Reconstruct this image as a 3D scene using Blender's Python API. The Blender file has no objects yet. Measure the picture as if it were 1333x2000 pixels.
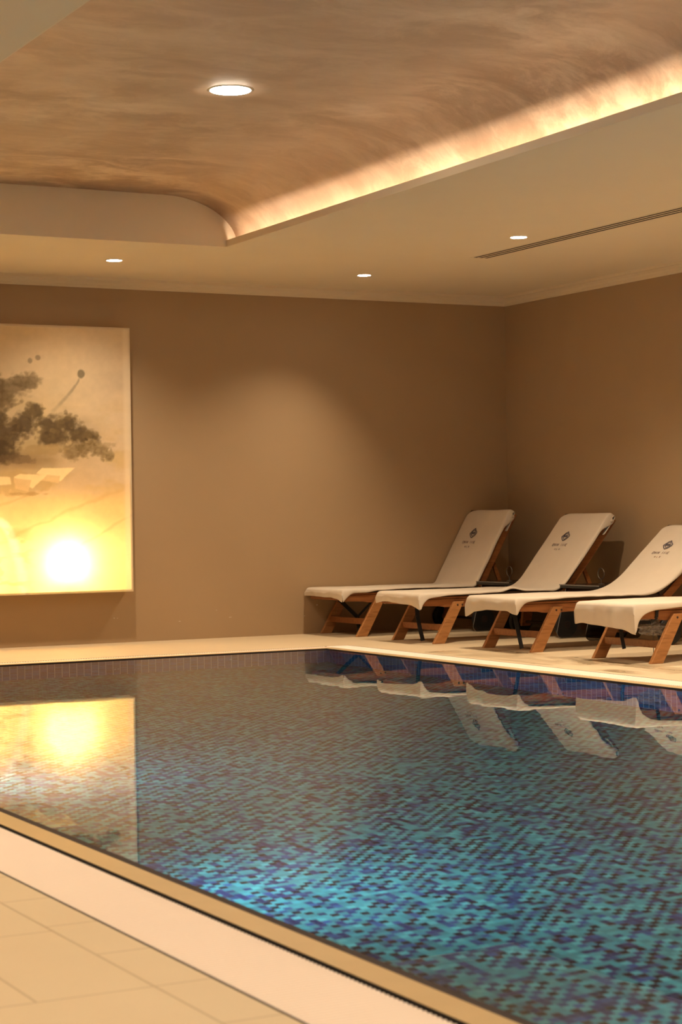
import bpy, bmesh, math, random
import numpy as np
from mathutils import Vector, Matrix, noise

random.seed(7)
C = bpy.context.scene.collection
SC = bpy.context.scene
PI = math.pi

# ------------------------------------------------------------------ materials
class NT:
    """small helper around a node tree"""
    def __init__(s, name):
        s.m = bpy.data.materials.new(name); s.m.use_nodes = True
        s.t = s.m.node_tree; s.n = s.t.nodes; s.l = s.t.links
        s.b = s.n['Principled BSDF']; s.o = s.n['Material Output']
    def new(s, typ, **kw):
        n = s.n.new(typ)
        for k, v in kw.items(): setattr(n, k, v)
        return n
    def put(s, sock, v):
        if v is None: return
        if isinstance(v, bpy.types.NodeSocket): s.l.new(v, sock)
        else: sock.default_value = v
    def math(s, op, a, b=None, c=None, clamp=False):
        n = s.new('ShaderNodeMath', operation=op, use_clamp=clamp)
        s.put(n.inputs[0], a); s.put(n.inputs[1], b); s.put(n.inputs[2], c)
        return n.outputs[0]
    def vmath(s, op, a, b=None):
        n = s.new('ShaderNodeVectorMath', operation=op)
        s.put(n.inputs[0], a); s.put(n.inputs[1], b)
        return n.outputs[0]
    def geo(s): return s.new('ShaderNodeNewGeometry').outputs['Position']
    def obj(s): return s.new('ShaderNodeTexCoord').outputs['Object']
    def sep(s, v):
        n = s.new('ShaderNodeSeparateXYZ'); s.put(n.inputs[0], v); return n.outputs
    def comb(s, x, y, z):
        n = s.new('ShaderNodeCombineXYZ'); s.put(n.inputs[0], x); s.put(n.inputs[1], y); s.put(n.inputs[2], z); return n.outputs[0]
    def noise(s, vec, scale, detail=4, rough=.55, dist=0., dim='3D'):
        n = s.new('ShaderNodeTexNoise', noise_dimensions=dim)
        s.put(n.inputs['Vector'], vec); n.inputs['Scale'].default_value = scale
        n.inputs['Detail'].default_value = detail; n.inputs['Roughness'].default_value = rough
        n.inputs['Distortion'].default_value = dist
        return n.outputs['Fac']
    def ramp(s, fac, stops, interp='LINEAR'):
        n = s.new('ShaderNodeValToRGB'); r = n.color_ramp; r.interpolation = interp
        while len(r.elements) < len(stops): r.elements.new(.5)
        for e, (p, c) in zip(r.elements, stops):
            e.position = p; e.color = c if len(c) == 4 else (*c, 1)
        s.put(n.inputs[0], fac)
        return n.outputs[0]
    def mix(s, fac, a, b, blend='MIX'):
        n = s.new('ShaderNodeMix', data_type='RGBA', blend_type=blend)
        s.put(n.inputs[0], fac)
        s.put(n.inputs[6], a if isinstance(a, bpy.types.NodeSocket) else (*a, 1) if len(a) == 3 else a)
        s.put(n.inputs[7], b if isinstance(b, bpy.types.NodeSocket) else (*b, 1) if len(b) == 3 else b)
        return n.outputs[2]
    def bump(s, h, strength=.2, dist=.01):
        n = s.new('ShaderNodeBump'); n.inputs['Strength'].default_value = strength
        n.inputs['Distance'].default_value = dist; s.put(n.inputs['Height'], h)
        s.l.new(n.outputs[0], s.b.inputs['Normal'])
    def set(s, **kw):
        for k, v in kw.items():
            k = {'color': 'Base Color', 'rough': 'Roughness', 'metal': 'Metallic', 'spec': 'Specular IOR Level'}.get(k, k)
            if k == 'Base Color' and not isinstance(v, bpy.types.NodeSocket) and len(v) == 3: v = (*v, 1)
            s.put(s.b.inputs[k], v)
        return s

def paint(name, col, rough=.6, var=.06, scale=3., bump=.05, bscale=120., spec=.3):
    t = NT(name); p = t.geo()
    f = t.noise(p, scale, 5)
    a = tuple(c*(1-var) for c in col); b = tuple(min(1, c*(1+var)) for c in col)
    t.set(color=t.mix(f, a, b), rough=rough, spec=spec)
    if bump: t.bump(t.noise(p, bscale, 3), bump, .004)
    return t.m

def plain(name, col, rough=.5, metal=0., spec=.5):
    t = NT(name); p = t.obj(); f = t.noise(p, 25., 3)
    t.set(color=t.mix(f, tuple(c*.9 for c in col), tuple(min(1, c*1.08) for c in col)), rough=rough, metal=metal, spec=spec)
    return t.m

def wood(name, a, b, rough=.42):
    t = NT(name); p = t.obj()
    v = t.vmath('MULTIPLY', p, (3., 40., 26.))
    f = t.noise(v, 1.6, 6, .6, 1.2)
    g = t.noise(p, 5., 3)
    c = t.ramp(f, [(.25, a), (.55, b), (.8, tuple(min(1, x*1.25) for x in b))])
    c = t.mix(t.math('MULTIPLY', g, .35), c, tuple(x*.6 for x in a))
    t.set(color=c, rough=rough, spec=.45); t.bump(f, .15, .002)
    return t.m

def mosaic(name, axes, pitch, ramp, grout, gw=.09, off=(0, 0), rough=.18, ramp2=None):
    t = NT(name); s = t.sep(t.geo())
    cx, fx = [], []
    for ax, o in zip(axes, off):
        q = t.math('MULTIPLY_ADD', s['XYZ'.index(ax)], 1/pitch, o)
        cx.append(t.math('FLOOR', q)); fx.append(t.math('FRACT', q))
    w = t.new('ShaderNodeTexWhiteNoise', noise_dimensions='2D')
    t.put(w.inputs['Vector'], t.comb(cx[0], cx[1], 0))
    col = t.ramp(w.outputs['Value'], ramp, 'CONSTANT')
    if ramp2:
        par = t.math('FLOORED_MODULO', t.math('ADD', cx[0], cx[1]), 2.)
        col = t.mix(t.math('GREATER_THAN', par, .5), col, t.ramp(w.outputs['Value'], ramp2, 'CONSTANT'))
        w3 = t.new('ShaderNodeTexWhiteNoise', noise_dimensions='3D'); t.put(w3.inputs['Vector'], t.comb(cx[0], cx[1], 5.3))
        vv = t.math('MULTIPLY_ADD', w3.outputs['Value'], .5, .75)
        col = t.mix(1., col, t.comb(vv, vv, vv), 'MULTIPLY')
    d = [t.math('ABSOLUTE', t.math('SUBTRACT', f, .5)) for f in fx]
    g = t.math('GREATER_THAN', t.math('MAXIMUM', d[0], d[1]), .5-gw/2)
    t.set(color=t.mix(g, col, grout), rough=rough, spec=.5)
    return t.m

def emis(name, col, strength):
    t = NT(name); e = t.new('ShaderNodeEmission'); e.inputs[0].default_value = (*col, 1); e.inputs[1].default_value = strength
    t.l.new(e.outputs[0], t.o.inputs[0]); return t.m

WARM = (1., .80, .565)

# wall paint: brown, with a few chalky chips low down on the back wall
def wall_mat():
    t = NT('wall_paint'); p = t.geo(); s = t.sep(p)
    f = t.noise(p, 1.3, 5)
    c = t.mix(f, (.365, .25, .142), (.41, .285, .165))
    n = t.noise(t.vmath('MULTIPLY', p, (9., 9., 26.)), 1., 4, .6)
    chips = t.math('GREATER_THAN', n, .70)
    low = t.math('LESS_THAN', t.math('ABSOLUTE', t.math('SUBTRACT', s[2], .17)), .045)
    c = t.mix(t.math('MULTIPLY', chips, low), c, (.62, .55, .45))
    t.set(color=c, rough=.55, spec=.25)
    t.bump(t.noise(p, 140., 3), .06, .004)
    return t.m

# brown polished plaster of the vault: cloudy, streaky, slightly lustrous
def plaster_mat():
    t = NT('vault_plaster'); p = t.geo()
    v = t.vmath('MULTIPLY', p, (.9, 1.25, 1.1))
    wv = t.new('ShaderNodeTexNoise'); t.put(wv.inputs['Vector'], v); wv.inputs['Scale'].default_value = 2.2; wv.inputs['Detail'].default_value = 5
    v2 = t.vmath('ADD', v, t.vmath('MULTIPLY', t.vmath('SUBTRACT', wv.outputs['Color'], (.5, .5, .5)), (.55, .55, .55)))
    a = t.noise(v2, 1.9, 11, .68, .25)
    k = t.ramp(t.noise(p, .55, 2), [(.42, (.25, .25, .25)), (.60, (1., 1., 1.))])
    b = t.noise(t.vmath('MULTIPLY', p, (1.5, 14., 10.)), 1., 5, .6, .2)
    f = t.math('ADD', t.math('MULTIPLY', t.math('MULTIPLY', t.math('SUBTRACT', a, .5), k), 1.5), .5)
    f = t.math('ADD', t.math('MULTIPLY', f, .93), t.math('MULTIPLY', b, .07))
    c = t.ramp(f, [(.34, (.48, .325, .215)), (.46, (.58, .41, .28)), (.54, (.70, .525, .375)), (.64, (.82, .65, .49))])
    t.set(color=c, rough=t.math('MULTIPLY_ADD', f, -.25, .62), spec=.5)
    t.bump(f, .12, .01)
    return t.m

# stone deck with joints on the near side and damp stains by the loungers
def deck_mat():
    t = NT('deck_stone'); p = t.geo(); X, Y, Z = t.sep(p)
    f = t.noise(p, 2.2, 6, .6); g = t.noise(p, 60., 3)
    c = t.mix(f, (.56, .435, .275), (.64, .51, .335))
    c = t.mix(t.math('MULTIPLY', g, .25), c, (.50, .38, .24))
    def near(a, v, w): return t.math('LESS_THAN', t.math('ABSOLUTE', t.math('SUBTRACT', a, v)), w)
    def mod(a, o, q, w):
        r = t.math('PINGPONG', t.math('SUBTRACT', a, o), q/2); return t.math('LESS_THAN', r, w)
    w = .0028
    j = near(X, 1.335, w)
    j = t.math('MAXIMUM', j, t.math('MULTIPLY', near(X, 1.11, w), t.math('GREATER_THAN', Y, 3.265)))
    inner = t.math('LESS_THAN', X, 1.335)
    j = t.math('MAXIMUM', j, t.math('MULTIPLY', mod(Y, 3.265, .555, w), inner))
    bord = t.math('MULTIPLY', t.math('GREATER_THAN', X, 1.335), t.math('LESS_THAN', X, 1.45))
    j = t.math('MAXIMUM', j, t.math('MULTIPLY', mod(Y, 3.565, .30, w), bord))
    c = t.mix(t.math('MULTIPLY', j, .55), c, (.27, .18, .10))
    # damp patches on the right-hand deck
    st = t.noise(t.vmath('MULTIPLY', p, (2.2, 1.1, 1.)), 1.1, 5, .6, .8)
    zone = t.math('MULTIPLY', near(X, 6.38, .24), near(Y, 9.3, 1.15))
    st = t.math('MULTIPLY', t.math('MULTIPLY', t.math('SUBTRACT', st, .445), 6., clamp=True), zone, clamp=True)
    c = t.mix(t.math('MULTIPLY', st, .7), c, (.33, .235, .13))
    t.set(color=c, rough=t.math('MULTIPLY_ADD', st, -.28, .5), spec=.4)
    t.bump(g, .04, .003)
    return t.m

def towel_mat():
    t = NT('cotton_cover'); p = t.obj()
    f = t.noise(p, 7., 4); g = t.noise(p, 420., 2)
    c = t.mix(f, (.58, .49, .385), (.66, .57, .455))
    t.set(color=c, rough=.92, spec=.1)
    try: t.b.inputs['Sheen Weight'].default_value = .15
    except Exception: pass
    t.bump(g, .25, .002)
    return t.m

def water_mat():
    t = NT('pool_water'); p = t.geo()
    n1 = t.noise(t.vmath('MULTIPLY', p, (1., 1., 0.)), 4.5, 2, .45)
    b = t.new('ShaderNodeBump'); b.inputs['Strength'].default_value = 1.; b.inputs['Distance'].default_value = .00022
    t.put(b.inputs['Height'], n1)
    g = t.new('ShaderNodeBsdfGlass'); g.inputs['IOR'].default_value = 1.333; g.inputs['Roughness'].default_value = .0
    g.inputs['Color'].default_value = (.97, 1., 1., 1)
    t.l.new(b.outputs[0], g.inputs['Normal']); t.l.new(g.outputs[0], t.o.inputs[0])
    return t.m

def glass_mat(name, col, mixf=.5):
    t = NT(name); tr = t.new('ShaderNodeBsdfTransparent'); tr.inputs[0].default_value = (*col, 1)
    f = t.noise(t.obj(), 9., 2)
    t.set(color=t.mix(f, tuple(c*.12 for c in col), tuple(c*.16 for c in col)), rough=.08, spec=.5)
    mx = t.new('ShaderNodeMixShader'); mx.inputs[0].default_value = mixf
    t.l.new(tr.outputs[0], mx.inputs[1]); t.l.new(t.b.outputs[0], mx.inputs[2]); t.l.new(mx.outputs[0], t.o.inputs[0])
    return t.m

M = dict(
    wall=wall_mat(), plaster=plaster_mat(), deck=deck_mat(), towel=towel_mat(), water=water_mat(),
    soffit=paint('soffit_paint', (.80, .70, .535), .6, .03),
    crown=paint('moulding_paint', (.72, .61, .45), .5, .03),
    grate=paint('grating_plastic', (.88, .75, .64), .4, .02, 5., 0),
    coping=paint('coping_stone', (.50, .355, .18), .4, .1, 9., .05),
    darkrim=paint('wet_dark_edge', (.030, .018, .015), .7, .3, 20., 0),
    gutter=plain('gutter_black', (.012, .009, .008), .6),
    floor_mosaic=mosaic('pool_floor_mosaic', 'XY', .0262,
        [(0., (.006, .005, .026)), (.26, (.024, .005, .020)), (.34, (.010, .018, .11)), (.62, (.018, .055, .20)), (.76, (.040, .27, .30))],
        (.10, .22, .24), .06,
        ramp2=[(0., (.010, .016, .09)), (.10, (.018, .07, .20)), (.20, (.028, .18, .23)), (.36, (.045, .285, .31)), (.74, (.08, .38, .385))]),
    wall_mosaic_x=mosaic('pool_wall_mosaic_side', 'YZ', .0445,
        [(0., (.005, .08, .27)), (.35, (.007, .12, .38)), (.65, (.010, .17, .47)), (.85, (.004, .045, .15))], (.50, .66, .74), .08),
    wall_mosaic_y=mosaic('pool_wall_mosaic_end', 'XZ', .0475,
        [(0., (.005, .08, .27)), (.35, (.007, .12, .38)), (.65, (.010, .17, .47)), (.85, (.004, .045, .15))], (.50, .66, .74), .08),
    teak=wood('teak_wood', (.17, .053, .014), (.34, .125, .034)),
    teak_b=wood('teak_wood_pale', (.25, .095, .026), (.45, .20, .066)),
    mattress=plain('dark_mattress', (.05, .028, .016), .85),
    strap=plain('black_webbing', (.008, .007, .007), .8),
    rubber=plain('black_rubber', (.010, .009, .009), .6),
    bolt=plain('steel_bolt', (.06, .04, .03), .4, .8),
    ink=plain('navy_thread', (.075, .06, .085), .8), ink_pale=plain('faded_thread', (.27, .19, .17), .85),
    smoked=glass_mat('smoked_glass', (.50, .46, .42), .2),
    blacktop=plain('black_glass_top', (.010, .009, .009), .2),
    topedge=plain('glass_edge', (.17, .16, .15), .3),
    metal=plain('brushed_metal', (.17, .15, .13), .4, .8),
    lens=emis('lamp_lens', (1., .93, .84), 14.), lens_big=emis('vault_lamp_lens', (1., .86, .66), 70.), trim=plain('lamp_trim', (.70, .62, .50), .4),
    led=emis('led_tape', (1., .75, .53), 15.),
    pool_lens=emis('pool_lamp_lens', (.75, .88, 1.), 3.),
    vent_slot=plain('vent_dark', (.045, .028, .016), .7),
    bag=None, bulb=emis('frosted_bulb', (1., .85, .6), 6.), canvas_edge=plain('canvas_edge', (.72, .62, .47), .8),
)
def bag_mat():
    t = NT('crumpled_plastic'); tr = t.new('ShaderNodeBsdfTransparent'); tr.inputs[0].default_value = (.9, .9, .9, 1)
    t.set(color=t.mix(t.noise(t.obj(), 30., 3), (.30, .26, .22), (.62, .57, .5)), rough=.2, spec=.6)
    mx = t.new('ShaderNodeMixShader'); mx.inputs[0].default_value = .55
    t.l.new(tr.outputs[0], mx.inputs[1]); t.l.new(t.b.outputs[0], mx.inputs[2]); t.l.new(mx.outputs[0], t.o.inputs[0]); return t.m
M['bag'] = bag_mat()

# ------------------------------------------------------------------ geometry helpers
def box(bm, x0, x1, y0, y1, z0, z1):
    v = [bm.verts.new(p) for p in ((x0,y0,z0),(x1,y0,z0),(x1,y1,z0),(x0,y1,z0),(x0,y0,z1),(x1,y0,z1),(x1,y1,z1),(x0,y1,z1))]
    for f in ((3,2,1,0),(4,5,6,7),(0,1,5,4),(1,2,6,5),(2,3,7,6),(3,0,4,7)): bm.faces.new([v[i] for i in f])
def prism_y(bm, pts, y0, y1):
    """extrude an (x,z) polygon along y"""
    a = [bm.verts.new((x, y0, z)) for x, z in pts]; b = [bm.verts.new((x, y1, z)) for x, z in pts]
    n = len(pts)
    bm.faces.new(a); bm.faces.new(b[::-1])
    for i in range(n): bm.faces.new((a[i], b[i], b[(i+1) % n], a[(i+1) % n]))
def bar(bm, p, q, w, h, up=(0, 0, 1)):
    p = Vector(p); q = Vector(q); d = (q-p).normalized(); s = d.cross(Vector(up)).normalized(); u = s.cross(d)
    c = []
    for o in (p, q):
        c.append([bm.verts.new(o + s*a*w/2 + u*b*h/2) for a, b in ((-1,-1),(1,-1),(1,1),(-1,1))])
    bm.faces.new(c[0]); bm.faces.new(c[1][::-1])
    for i in range(4): bm.faces.new((c[0][i], c[1][i], c[1][(i+1) % 4], c[0][(i+1) % 4]))
def tube(bm, pts, r, seg=10, closed=False):
    pts = [Vector(p) for p in pts]; n = len(pts); rings = []
    for i, p in enumerate(pts):
        a = pts[(i-1) % n] if (closed or i) else p; b = pts[(i+1) % n] if (closed or i < n-1) else p
        d = (b-a).normalized(); s = d.orthogonal() if abs(d.y) > .99 else d.cross(Vector((0, 1, 0)))
        s.normalize(); u = d.cross(s)
        rings.append([bm.verts.new(p + (s*math.cos(2*PI*k/seg) + u*math.sin(2*PI*k/seg))*r) for k in range(seg)])
    for i in range(n if closed else n-1):
        A, B = rings[i], rings[(i+1) % n]
        for k in range(seg): bm.faces.new((A[k], A[(k+1) % seg], B[(k+1) % seg], B[k]))
    if not closed: bm.faces.new(rings[0][::-1]); bm.faces.new(rings[-1])
def lathe(bm, prof, c=(0, 0, 0), seg=40, axis='Z'):
    rings = []
    for r, z in prof:
        ring = []
        for k in range(seg):
            a = 2*PI*k/seg; p = (r*math.cos(a), r*math.sin(a), z)
            if axis == 'Y': p = (p[0], p[2], p[1])
            ring.append(bm.verts.new(Vector(p) + Vector(c)))
        rings.append(ring)
    for A, B in zip(rings, rings[1:]):
        for k in range(seg): bm.faces.new((A[k], A[(k+1) % seg], B[(k+1) % seg], B[k]))
    bm.faces.new(rings[0][::-1]); bm.faces.new(rings[-1])

def obj(name, bm, mat, parent=None, smooth=False, bevel=0., mats=None):
    bmesh.ops.recalc_face_normals(bm, faces=bm.faces[:])
    me = bpy.data.meshes.new(name); bm.to_mesh(me); bm.free()
    for m in (mats or [mat]): me.materials.append(m)
    if smooth:
        for p in me.polygons: p.use_smooth = True
    if name == 'pool_water' and me.polygons[0].normal.z < 0: me.flip_normals()
    o = bpy.data.objects.new(name, me); C.objects.link(o)
    if parent: o.parent = parent
    if bevel:
        b = o.modifiers.new('bevel', 'BEVEL'); b.width = bevel; b.segments = 2; b.limit_method = 'ANGLE'; b.angle_limit = .6
    return o
def tag(o, label=None, cat=None, group=None, kind=None):
    if label: o['label'] = label
    if cat: o['category'] = cat
    if group: o['group'] = group
    if kind: o['kind'] = kind
    return o
def thing(name, loc, label, cat, group=None):
    o = bpy.data.objects.new(name, None); o.empty_display_size = .1; o.location = loc; C.objects.link(o)
    return tag(o, label, cat, group)
def struct(name, bm, mat, label=None, cat=None, **kw):
    return tag(obj(name, bm, mat, **kw), label, cat, kind='structure')
def BM(): return bmesh.new()

# ------------------------------------------------------------------ the room
YB, XR, XL, YF = 12.68, 8.234, -2.2, -3.0        # back wall, right wall, left wall, wall behind the camera
ZS = 2.565                                        # flat soffit
VX0, VX1, VY1 = 2.25, 5.03, 10.93                 # vault opening lips and its end wall
LIPT = 2.608                                      # top of the lip
GX, GY = 6.079, 11.35                             # deck edge at the right and far side of the pool
NX = 1.45                                         # deck edge at the near side
PX0, PX1, PY1, PY0 = 1.788, 5.815, 11.165, -2.0   # water basin
ZW, ZP = -.006, -1.0                              # water level, basin floor

bm = BM(); box(bm, XL-.2, XR+.2, YB, YB+.2, -.3, 3.2)
struct('wall_back', bm, M['wall'], 'plain brown painted wall at the far end behind the picture and loungers', 'wall')
bm = BM(); box(bm, XR, XR+.2, YF-.2, YB, -.3, 3.2)
struct('wall_right', bm, M['wall'], 'plain brown painted wall behind the heads of the loungers', 'wall')
bm = BM(); box(bm, XL-.2, XL, YF-.2, YB, -.3, 3.2); struct('wall_left', bm, M['wall'])
bm = BM(); box(bm, XL, XR, YF-.2, YF, -.3, 3.2); struct('wall_front', bm, M['wall'])

bm = BM()
box(bm, XL, NX, YF, YB, -.15, 0); box(bm, NX, XR, GY, YB, -.15, 0)
box(bm, GX, XR, YF, GY, -.15, 0); box(bm, NX, GX, YF, PY0-.34, -.15, 0)
struct('floor', bm, M['deck'], 'pale cream stone deck around the pool', 'floor')

# ceiling: flat soffit slabs around the vault opening, each with its lip
bm = BM()
box(bm, VX1+.006, XR, YF, YB, ZS, ZS+.006)
box(bm, XL, VX0-.006, YF, YB, ZS, ZS+.006)
box(bm, VX0-.006, VX1+.006, VY1+.006, YB, ZS, ZS+.006)
struct('ceiling', bm, M['soffit'], 'flat cream painted ceiling border around the brown vault', 'ceiling')
bm = BM()
box(bm, VX1, VX1+.012, YF, VY1+.02, ZS-.0004, LIPT)
struct('trim_1', bm, M['soffit'], 'cream lip along the right side of the ceiling vault', 'trim', bevel=.003)
bm = BM()
box(bm, VX0-.012, VX0, YF, VY1+.02, ZS-.0004, LIPT)
struct('trim_2', bm, M['soffit'], 'cream lip along the left side of the ceiling vault', 'trim', bevel=.003)
bm = BM(); box(bm, VX0+.0005, VX1-.0005, VY1, VY1+.06, ZS-.0004, LIPT); box(bm, VX0-.2, VX1+.2, VY1+.0003, VY1+.06, LIPT-.001, 2.95)
struct('wall_vault_end', bm, M['soffit'], 'cream arched end panel closing the far end of the brown vault', 'wall')
# vault: flat crown with elliptical coves
prof = []
A_, B_, CX = .49, .30, 4.62
for k in range(0, 25):
    a = PI/2*k/24; prof.append((CX + A_*math.cos(a), ZS + B_*math.sin(a)))
mid = (VX0+VX1)/2
right = prof
left = [(2*mid-x, z) for x, z in reversed(right)]
line = [(right[0][0], ZS+.0)] + right + left + [(left[-1][0], ZS)]
bm = BM()
ys = [YF + (VY1+.001-YF)*k/14 for k in range(15)]
rows = [[bm.verts.new((x, y, z)) for x, z in line] for y in ys]
up = [[bm.verts.new((x, y, 3.05)) for x, z in (line[0], line[-1])] for y in ys]
for A, B in zip(rows, rows[1:]):
    for i in range(len(line)-1): bm.faces.new((A[i], B[i], B[i+1], A[i+1]))
for (a, b), (c, d) in zip(up, up[1:]): bm.faces.new((a, b, d, c))
for i in range(len(ys)-1):
    bm.faces.new((rows[i][0], rows[i+1][0], up[i+1][0], up[i][0])); bm.faces.new((rows[i][-1], rows[i+1][-1], up[i+1][1], up[i][1]))
for i in (0, -1): bm.faces.new(rows[i] + [up[i][1], up[i][0]])
o = struct('ceiling_vault', bm, M['plaster'], 'brown cloudy polished plaster vault over the pool', 'ceiling')
for p in o.data.polygons: p.use_smooth = abs(p.normal.y) < .5

# cornice along back and right walls
cr = [(0, 0), (.008, 0), (.012, .012), (.022, .02), (.030, .034), (.052, .048), (.062, .050), (.066, .06), (.07, .068), (0, .068)]
bm = BM()
a = [bm.verts.new((XL, YB-d, 2.497+z)) for d, z in cr]; b = [bm.verts.new((XR-d, YB-d, 2.497+z)) for d, z in cr]
for i in range(len(cr)): bm.faces.new((a[i], b[i], b[(i+1) % len(cr)], a[(i+1) % len(cr)]))
struct('trim_3', bm, M['crown'], 'cream cornice moulding along the top of the far wall', 'trim')
bm = BM()
a = [bm.verts.new((XR-d, YB-d, 2.497+z)) for d, z in cr]; b = [bm.verts.new((XR-d, YF, 2.497+z)) for d, z in cr]
for i in range(len(cr)): bm.faces.new((a[i], b[i], b[(i+1) % len(cr)], a[(i+1) % len(cr)]))
struct('trim_4', bm, M['crown'], 'cream cornice moulding along the top of the right wall', 'trim')

# ------------------------------------------------------------------ the pool
bm = BM(); box(bm, PX0-.3, PX1+.3, PY0-.3, PY1+.3, ZP-.2, ZP)
struct('floor_pool', bm, M['floor_mosaic'], 'pool bottom of small teal and dark blue mosaic tiles', 'floor')
ZC = -.016
bm = BM(); box(bm, PX0-.3, PX0, PY0-.3, PY1+.3, ZP, ZC-.06); struct('wall_pool_left', bm, M['wall_mosaic_x'])
bm = BM(); box(bm, PX1, PX1+.3, PY0, PY1+.3, ZP, ZC-.06)
struct('wall_pool_right', bm, M['wall_mosaic_x'], 'dark blue tiled pool wall under the lounger side', 'wall')
bm = BM(); box(bm, PX0, PX1, PY1, PY1+.3, ZP, ZC-.06)
struct('wall_pool_far', bm, M['wall_mosaic_y'], 'tiled pool wall under the far edge of the pool', 'wall')
bm = BM(); box(bm, PX0, PX1, PY0-.3, PY0, ZP, ZC-.06); struct('wall_pool_front', bm, M['wall_mosaic_y'])

def ring(x0, x1, y0, y1, X0, X1, Y0, Y1, zi, zo, zb):
    """rim: inner rectangle x0..y1 (top z zi), outer rectangle X0..Y1 (top z zo), down to zb"""
    bm = BM()
    i = [(x0,y0),(x1,y0),(x1,y1),(x0,y1)]; o = [(X0,Y0),(X1,Y0),(X1,Y1),(X0,Y1)]
    it = [bm.verts.new((*p, zi)) for p in i]; ot = [bm.verts.new((*p, zo)) for p in o]
    ib = [bm.verts.new((*p, zb)) for p in i]; ob = [bm.verts.new((*p, zb)) for p in o]
    for k in range(4):
        n = (k+1) % 4
        bm.faces.new((it[k], it[n], ot[n], ot[k])); bm.faces.new((ib[k], ob[k], ob[n], ib[n]))
        bm.faces.new((it[k], ib[k], ib[n], it[n])); bm.faces.new((ot[k], ot[n], ob[n], ob[k]))
    return bm
# dark wet rim dipping into the water, then the stone coping, then the gutter channel
CI = (PX0-.027, PX1+.005, PY0-.02, PY1+.004)     # inner edge of the coping top
CO = (1.689, PX1+.075, PY0-.10, PY1+.062)         # outer edge of the coping
struct('trim_5', ring(PX0, PX1, PY0, PY1, CI[0], CI[1], CI[2], CI[3], -.001, -.001, ZC-.06), M['darkrim'],
       'dark wet strip along the water edge of the pool', 'trim')
struct('trim_6', ring(CI[0], CI[1], CI[2], CI[3], CO[0], CO[1], CO[2], CO[3], 0, 0, ZC-.06), M['coping'],
       'ochre stone coping between the pool water and the white grating', 'trim')
bm = BM()
x0, x1, y0, y1 = CO; X0, X1, Y0, Y1 = NX, GX, PY0-.34, GY
for a in ((x0-.0012, x0-.0002, y0, y1), (x1+.0002, x1+.0012, y0, y1), (x0, x1, y1+.0002, y1+.0012)): box(bm, *a, -.1, -.0012)
box(bm, X0, x0, Y0, Y1, -.16, -.1); box(bm, x1, X1, Y0, Y1, -.16, -.1); box(bm, x0, x1, y1, Y1, -.16, -.1); box(bm, x0, x1, Y0, y0, -.16, -.1)
struct('floor_gutter', bm, M['gutter'], 'dark overflow channel under the white grating', 'gutter')

def grating(x0, x1, y0, y1, along, label, ridge=True):
    """slatted plastic grating: slats run across the channel, over two bearers"""
    bm = BM(); g = .009
    p, w = .0165, .0125
    if along == 'Y':
        n = int((y1-y0)/p)
        for k in range(n):
            y = y0 + k*p; v = []
            for x in (x0+g, x1-.002):
                v.append([bm.verts.new((x, y+a, z)) for a, z in ((0, -.02), (0, -.006), (w*.35, 0), (w*.65, 0), (w, -.006), (w, -.02))])
            for i in range(6): bm.faces.new((v[0][i], v[1][i], v[1][(i+1) % 6], v[0][(i+1) % 6]))
            bm.faces.new(v[0]); bm.faces.new(v[1][::-1])
        for f in (.2, .5, .8): box(bm, x0+(x1-x0)*f-.012, x0+(x1-x0)*f+.012, y0, y1, -.03, -.008)
    else:
        n = int((x1-x0)/p)
        for k in range(n):
            x = x0 + k*p; v = []
            for y in (y0+.002, y1-g):
                v.append([bm.verts.new((x+a, y, z)) for a, z in ((0, -.02), (0, -.006), (w*.35, 0), (w*.65, 0), (w, -.006), (w, -.02))])
            for i in range(6): bm.faces.new((v[0][i], v[1][i], v[1][(i+1) % 6], v[0][(i+1) % 6]))
            bm.faces.new(v[0]); bm.faces.new(v[1][::-1])
        for f in (.2, .8): box(bm, x0, x1, y0+(y1-y0)*f-.012, y0+(y1-y0)*f+.012, -.03, -.008)
    return tag(obj('gutter_grating', bm, M['grate']), label, 'grating')
grating(NX, 1.672, PY0-.3, GY, 'Y', 'white slatted gutter grating in the foreground between ochre coping and stone deck')
o = grating(-GX, -(CO[1]+.016), PY0-.3, GY, 'Y', 'white gutter grating along the pool side where the loungers stand')
for v in o.data.vertices: v.co.x = -v.co.x
o.data.flip_normals()
grating(1.672, CO[1]+.012, CO[3]+.012, GY, 'X', 'white gutter grating along the far pool edge below the picture')

bm = BM(); bm.faces.new([bm.verts.new(p) for p in ((PX0, PY0, ZW), (PX1, PY0, ZW), (PX1, PY1, ZW), (PX0, PY1, ZW))])
o = tag(obj('pool_water', bm, M['water']), 'still clear water filling the mosaic pool', 'water', kind='stuff')

struct('trim_7', ring(NX+.0085, GX-.0085, PY0-.3, GY-.0085, NX+.0004, GX-.0004, PY0-.33, GY-.0004, -.0008, -.0008, -.03), M['darkrim'],
       'thin dark joint between the stone deck and the white gutter grating', 'trim')

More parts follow.
